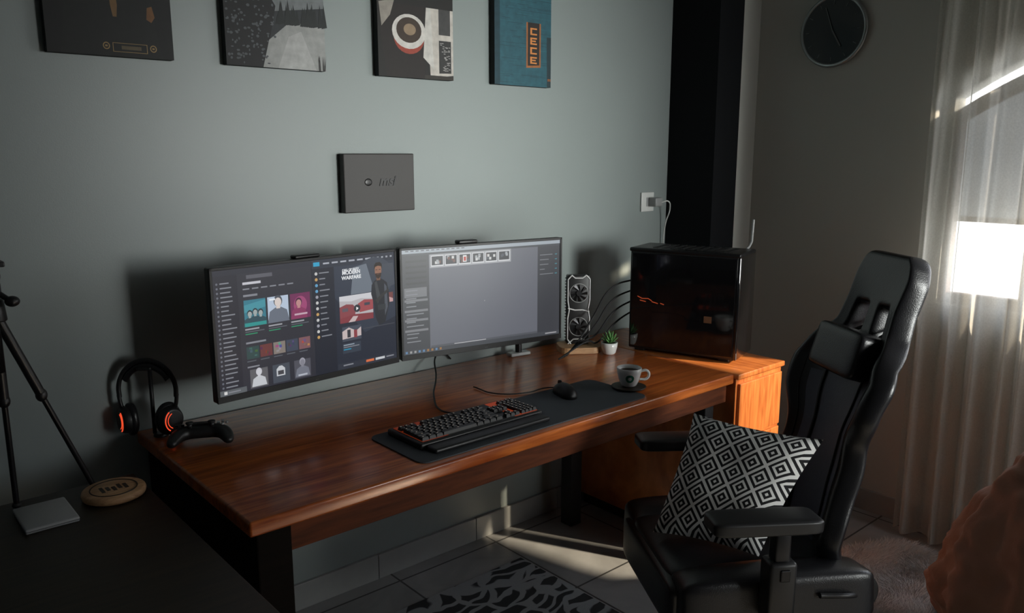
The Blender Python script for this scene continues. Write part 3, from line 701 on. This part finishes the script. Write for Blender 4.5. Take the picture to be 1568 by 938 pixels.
# ------------------------------------------------------------ rugs
m,nt,p=new_mat('leaf_rug'); tc=nd(nt,'ShaderNodeTexCoord')
n0=nd(nt,'ShaderNodeTexNoise'); n0.inputs['Scale'].default_value=5; nt.links.new(tc.outputs['Object'],n0.inputs['Vector'])
mixv=nd(nt,'ShaderNodeMix',data_type='RGBA'); mixv.inputs[0].default_value=.16; nt.links.new(tc.outputs['Object'],mixv.inputs[6]); nt.links.new(n0.outputs['Color'],mixv.inputs[7])
mp=nd(nt,'ShaderNodeMapping'); mp.inputs['Rotation'].default_value=(0,0,.6); mp.inputs['Scale'].default_value=(9,20,1); nt.links.new(mixv.outputs[2],mp.inputs[0])
vo=nd(nt,'ShaderNodeTexVoronoi'); vo.feature='DISTANCE_TO_EDGE'; vo.inputs['Scale'].default_value=1; nt.links.new(mp.outputs[0],vo.inputs['Vector'])
rp=nd(nt,'ShaderNodeValToRGB'); rp.color_ramp.elements[0].position=.10; rp.color_ramp.elements[1].position=.13; rp.color_ramp.elements[0].color=(.36,.39,.41,1); rp.color_ramp.elements[1].color=(.034,.038,.042,1)
nt.links.new(vo.outputs['Distance'],rp.inputs[0]); nt.links.new(rp.outputs[0],p.inputs['Base Color']); p.inputs['Roughness'].default_value=.95
nb=nd(nt,'ShaderNodeTexNoise'); nb.inputs['Scale'].default_value=500; nt.links.new(tc.outputs['Object'],nb.inputs['Vector']); bb=nd(nt,'ShaderNodeBump'); bb.inputs['Distance'].default_value=.003; nt.links.new(nb.outputs['Fac'],bb.inputs['Height']); nt.links.new(bb.outputs['Normal'],p.inputs['Normal'])
box('patterned_rug',.80,1.885,.75,2.11,0,.006,m,None,.002,2)
fr=empty('shag_rug')
rx0,rx1,ry0,ry1=2.27,3.05,.90,1.32
def inrug(x,y):
    u=(x-(rx0+rx1)/2)/((rx1-rx0)/2); v=(y-(ry0+ry1)/2)/((ry1-ry0)/2)
    return abs(u)**3+abs(v)**3 < 1+.12*math.sin(5*math.atan2(v,u))
vs=[];fs=[];R=random.Random(4)
while len(fs)<60000:
    x=R.uniform(rx0-.05,rx1+.05); y=R.uniform(ry0-.05,ry1+.05)
    if not inrug(x,y): continue
    nv_=noise.noise_vector(Vector((x*7,y*7,0))); L=R.uniform(.025,.05); dx=nv_.x*1.2+R.uniform(-.35,.35); dy=nv_.y*1.2+R.uniform(-.35,.35)
    a=R.uniform(0,6.28); w=.0016; wx=math.cos(a)*w; wy=math.sin(a)*w
    b=len(vs)
    vs+=[(x-wx,y-wy,.004),(x+wx,y+wy,.004),(x+wx+dx*L*.4,y+wy+dy*L*.4,L*.7),(x-wx+dx*L*.4,y-wy+dy*L*.4,L*.7),(x+dx*L*1.1,y+dy*L*1.1,L)]
    fs+=[(b,b+1,b+2,b+3),(b+3,b+2,b+4)]
mesh_obj('pile',vs,fs,M['fur'],fr)
pts=[]
for k in range(64):
    a=2*math.pi*k/64
    c,s_=math.cos(a),math.sin(a); q=(abs(c)**3+abs(s_)**3)**(-1/3)*(1+.12*math.sin(5*a))**(1/3)
    pts.append(((rx0+rx1)/2+c*q*(rx1-rx0)/2,(ry0+ry1)/2+s_*q*(ry1-ry0)/2,.006))
mesh_obj('backing',pts+[(x,y,0) for x,y,_ in pts],[tuple(range(64))]+[(i,64+i,64+(i+1)%64,(i+1)%64) for i in range(64)],M['fur'],fr)

# ------------------------------------------------------------ beanbag
bm=bmesh.new(); bmesh.ops.create_icosphere(bm,subdivisions=6,radius=1)
for v in bm.verts:
    n_=v.co.copy(); z=n_.z
    a=math.atan2(n_.y,n_.x)
    prof=1.0 if z<0 else (1-.28*z)
    x=n_.x*.40*prof; y=n_.y*.40*prof
    zz=.30+z*(.30 if z<0 else .52)
    fold=.014*math.sin(a*11+z*6+3*noise.noise(n_*2))*(.4+max(0,z))*(1-abs(z))**.5
    f2=.032*noise.noise(n_*2.2)+.020*noise.noise(Vector((n_.x*5,n_.y*5,n_.z*14)))+.014*abs(noise.noise(n_*7))
    k=1+(fold+f2)/.4
    v.co=((x)*k,(y)*k,max(0,zz*(1+f2*.8)))
bb_=bm_obj('beanbag_chair',bm,M['bean'],None,True); bb_.location=(2.515,.45,0)

# ------------------------------------------------------------ gaming chair
ch=empty('gaming_chair',(1.74,1.175,0),math.radians(57.5))
Wt=[(0,.18),(.15,.19),(.30,.172),(.42,.165),(.54,.20),(.62,.208),(.69,.180),(.76,.132),(.83,.122),(.92,.122),(.97,.108),(1,.078)]
Wg=[(0,.03),(.12,.075),(.35,.05),(.55,.085),(.66,.075),(.76,.02),(1,.0)]
def bpt(u,v,off=0):
    w=interp(Wt,v); x=u*w
    y=-.285-.235*v+.03*math.sin(v*math.pi)*1.0 + .22*max(0,v-.6)**2+ interp(Wg,v)*abs(u)**2.4+off; z=.44+.815*v
    return (x,y,z+off*.25)
nu,nv=20,40; vs=[bpt(-1+2*i/nu,j/nv) for j in range(nv+1) for i in range(nu+1)]
fs=[];fm=[]
for j in range(nv):
    v=(j+.5)/nv
    for i in range(nu):
        u=abs(-1+2*(i+.5)/nu)
        lo=.725;hi=.825
        if lo<v<hi and .22<u<.56: continue
        a=j*(nu+1)+i; fs.append((a,a+1,a+nu+2,a+nu+1))
        fm.append(1 if (u<.36 and .05<v<.62) or (.50<u<.70 and .12<v<.58) else 0)
bk=mesh_obj('backrest',vs,fs,None,ch,True,[M['leather'],M['leather2']],fm)
sd=bk.modifiers.new('sol','SOLIDIFY'); sd.thickness=.06; sd.offset=0
sub(bk,2)
for s in (-1,1):
    tube('piping',[bpt(s*.72,v,.034) for v in [k/14*.60+.06 for k in range(15)]],.0025,M['blackmatte'],ch)
    tube('piping_center',[bpt(s*.40,v,.033) for v in [k/14*.53+.08 for k in range(15)]],.0025,M['blackmatte'],ch)
    tube('strap',[bpt(s*.38,.70,.045),bpt(s*.38,.75,.0),bpt(s*.38,.78,-.05)],.005,M['blackmatte'],ch)
def rbox(name,sx,sy,sz,loc,mt,parent,rot=(0,0,0),bulge=.0,bev=.4):
    bm=bmesh.new(); bmesh.ops.create_cube(bm,size=1); bmesh.ops.subdivide_edges(bm,edges=bm.edges[:],cuts=3,use_grid_fill=True)
    for v in bm.verts:
        x,y,z=v.co*2
        k=1+bulge*(1-x*x)*(1-y*y)*(1 if abs(z)>.99 else 0)
        v.co=(x*sx/2,y*sy/2,z*sz/2*k)
    o=bm_obj(name,bm,mt,parent,True); sub(o,2); o.location=loc; o.rotation_euler=rot; return o
p_=bpt(0,.665,.062); rbox('head_cushion',.215,.080,.125,p_,M['leather'],ch,rot=(math.radians(16),0,0))
rbox('seat_base',.50,.51,.12,(0,-.08,.395),M['leather'],ch,bulge=.1)
rbox('seat_cushion',.36,.46,.12,(0,-.055,.435),M['seatl'],ch,bulge=.25)
for s in (-1,1): rbox('seat_bolster',.12,.50,.13,(s*.205,-.08,.435),M['leather'],ch,rot=(0,s*-.12,0),bulge=.3)
rbox('seat_front_roll',.42,.11,.12,(0,.135,.415),M['leather'],ch,bulge=.1)
box('seat_plate',-.17,.17,-.24,.12,.315,.345,M['dark'],ch,.005,2); box('tilt_mechanism',-.08,.08,-.22,.04,.27,.32,M['black'],ch,.01,3)
cyl('gas_lift_upper',.025,.025,.10,(0,-.13,.235),M['chrome'],ch); cyl('gas_lift_lower',.034,.034,.14,(0,-.13,.135),M['black'],ch,bev=.004)
for k in range(5):
    a=2*math.pi*k/5+.3; c,s_=math.cos(a),math.sin(a)
    tube('base_arm_%d'%k,[(.02*c,-.13+.02*s_,.115),(.15*c,-.13+.15*s_,.105),(.29*c,-.13+.29*s_,.075)],.022,M['black'],ch,radii=[1.3,1,.7])
    cyl('caster_%d'%k,.027,.027,.04,(.30*c,-.13+.30*s_,.0275+.006),M['blackmatte'],ch,rot=(math.pi/2,0,a+math.pi/2),bev=.004)
    cyl('caster_stem_%d'%k,.007,.007,.03,(.29*c,-.13+.29*s_,.07),M['dark'],ch)
for s in (-1,1):
    tube('arm_bracket',[(s*.12,-.05,.325),(s*.24,-.05,.325),(s*.285,-.05,.35),(s*.285,-.05,.46)],.020,M['black'],ch)
    box('arm_post_outer',s*.285-.028,s*.285+.028,-.085,-.015,.42,.575,M['black'],ch,.010,3)
    box('arm_post_inner',s*.285-.018,s*.285+.018,-.07,-.03,.56,.645,M['dark'],ch,.006,3)
    box('arm_button',s*.285+s*.028-.004,s*.285+s*.028+.004,-.065,-.04,.53,.56,M['dark'],ch,.003,2)
    rbox('arm_pad',.090,.27,.035,(s*.275,-.01,.665),M['black'],ch,rot=(.03,0,0),bulge=.2)
    cyl('recline_hinge',.055,.055,.03,(s*.215,-.30,.43),M['black'],ch,rot=(0,math.pi/2,0),bev=.006)
    box('hinge_bracket',s*.215-.008,s*.215+.008,-.31,-.12,.33,.44,M['dark'],ch,.004,2)
tube('recline_lever',[(-.23,-.29,.43),(-.265,-.26,.45),(-.27,-.17,.46)],.007,M['black'],ch)

# ------------------------------------------------------------ cushion
m,nt,p=new_mat('diamond_fabric'); uv=nd(nt,'ShaderNodeUVMap'); sp=nd(nt,'ShaderNodeSeparateXYZ'); nt.links.new(uv.outputs[0],sp.inputs[0])
def mth(op,a,b=None):
    n_=nd(nt,'ShaderNodeMath',operation=op)
    for k,q in enumerate((a,b)):
        if q is None: continue
        if isinstance(q,(int,float)): n_.inputs[k].default_value=q
        else: nt.links.new(q,n_.inputs[k])
    return n_.outputs[0]
def tri(s,nrep): return mth('ABSOLUTE',mth('SUBTRACT',mth('FRACT',mth('MULTIPLY',s,nrep)),.5))
dd=mth('ADD',tri(sp.outputs[0],4.5),tri(sp.outputs[1],4.5))
dd=mth('MULTIPLY',mth('ABSOLUTE',mth('SUBTRACT',dd,.5)),2.0)
ring=mth('ADD',mth('MULTIPLY',mth('LESS_THAN',dd,.15),1.0),mth('ADD',mth('MULTIPLY',mth('GREATER_THAN',dd,.40),mth('LESS_THAN',dd,.62)),mth('GREATER_THAN',dd,.86)))
mx=nd(nt,'ShaderNodeMix',data_type='RGBA'); nt.links.new(ring,mx.inputs[0]); mx.inputs[6].default_value=(.008,.008,.010,1); mx.inputs[7].default_value=(.82,.82,.81,1)
nt.links.new(mx.outputs[2],p.inputs['Base Color']); p.inputs['Roughness'].default_value=.9
TL=Vector((1.822,1.305,.792)); TR=Vector((1.895,.955,.792)); BR=Vector((1.708,1.008,.512)); BL=Vector((1.612,1.270,.512))
nrm=(TR-TL).cross(BL-TL).normalized()
if nrm.dot(Vector((-1,-1,.5)))<0: nrm=-nrm
vs=[];fs=[];uvs=[];n_=28
for side in (1,-1):
    for j in range(n_+1):
        for i in range(n_+1):
            u=i/n_;v=j/n_
            cu=2*u-1; cv=2*v-1
            uu=.5+.5*cu*(1-.06*(1-cv*cv)); vv=.5+.5*cv*(1-.06*(1-cu*cu))
            pnt=(BL*(1-uu)+BR*uu)*(1-vv)+(TL*(1-uu)+TR*uu)*vv
            h=((1-cu**4)*(1-cv**4))**.55*.060*(1+.1*noise.noise(Vector((u*4,v*4,side))))
            if side==-1: h*=.7
            vs.append(pnt+nrm*h*side+nrm*.0); uvs.append((u,v))
K=(n_+1)**2
for side in (0,1):
    for j in range(n_):
        for i in range(n_):
            a=side*K+j*(n_+1)+i; q=(a,a+1,a+n_+2,a+n_+1); fs.append(q if side==0 else q[::-1])
pc_=Vector((1.76,1.13,.60))
o=mesh_obj('throw_pillow',[v-pc_ for v in vs],fs,m,None,True); o.location=pc_
ul=o.data.uv_layers.new(name='UVMap')
for l in o.data.loops: ul.data[l.index].uv=uvs[l.vertex_index]

# ------------------------------------------------------------ lights
def area(name,loc,target,sx,sy,power,col,spread=180):
    l=bpy.data.lights.new(name,'AREA'); l.shape='RECTANGLE'; l.size=sx; l.size_y=sy; l.energy=power; l.color=col; l.spread=math.radians(spread)
    o=link(bpy.data.objects.new(name,l)); o.location=loc
    d=Vector(target)-Vector(loc); o.rotation_euler=d.to_track_quat('-Z','Y').to_euler(); return o
area('daylight_window_2',(2.60,YF-.12,1.48),(1.90,YB,1.42),1.0,1.15,6.5,(.97,1,.96),33)
sl=bpy.data.lights.new('sun','SUN'); sl.energy=7.5; sl.angle=.025; sl.color=(1,.82,.60)
so=link(bpy.data.objects.new('sun',sl)); so.rotation_euler=Vector((-.5,1,-.62)).to_track_quat('-Z','Y').to_euler(); so.location=(6,-5,6)
w=bpy.data.worlds.new('sky'); S.world=w; w.use_nodes=True; nt=w.node_tree; bg=nt.nodes['Background']
tc=nd(nt,'ShaderNodeTexCoord'); sx=nd(nt,'ShaderNodeSeparateXYZ'); nt.links.new(tc.outputs['Generated'],sx.inputs[0])
rp=nd(nt,'ShaderNodeValToRGB'); mr=nd(nt,'ShaderNodeMapRange'); mr.inputs[1].default_value=-.3; mr.inputs[2].default_value=1; nt.links.new(sx.outputs[2],mr.inputs[0]); nt.links.new(mr.outputs[0],rp.inputs[0])
e=rp.color_ramp.elements; e[0].position=.0; e[0].color=(.8,.8,.78,1); e[1].position=1; e[1].color=(.35,.45,.6,1)
q=rp.color_ramp.elements.new(.3); q.color=(.98,.99,1,1)
nt.links.new(rp.outputs[0],bg.inputs[0]); bg.inputs[1].default_value=5.0

# ------------------------------------------------------------ camera
cd=bpy.data.cameras.new('camera'); cam=link(bpy.data.objects.new('camera',cd)); cam.location=(0,0,1.513)
cam.rotation_euler=(math.radians(90-10.75),0,math.radians(-41.1)); cd.sensor_width=36; cd.lens=36*1232/1568; cd.clip_start=.02
S.camera=cam
S.view_settings.view_transform='Standard'; S.view_settings.look='None'
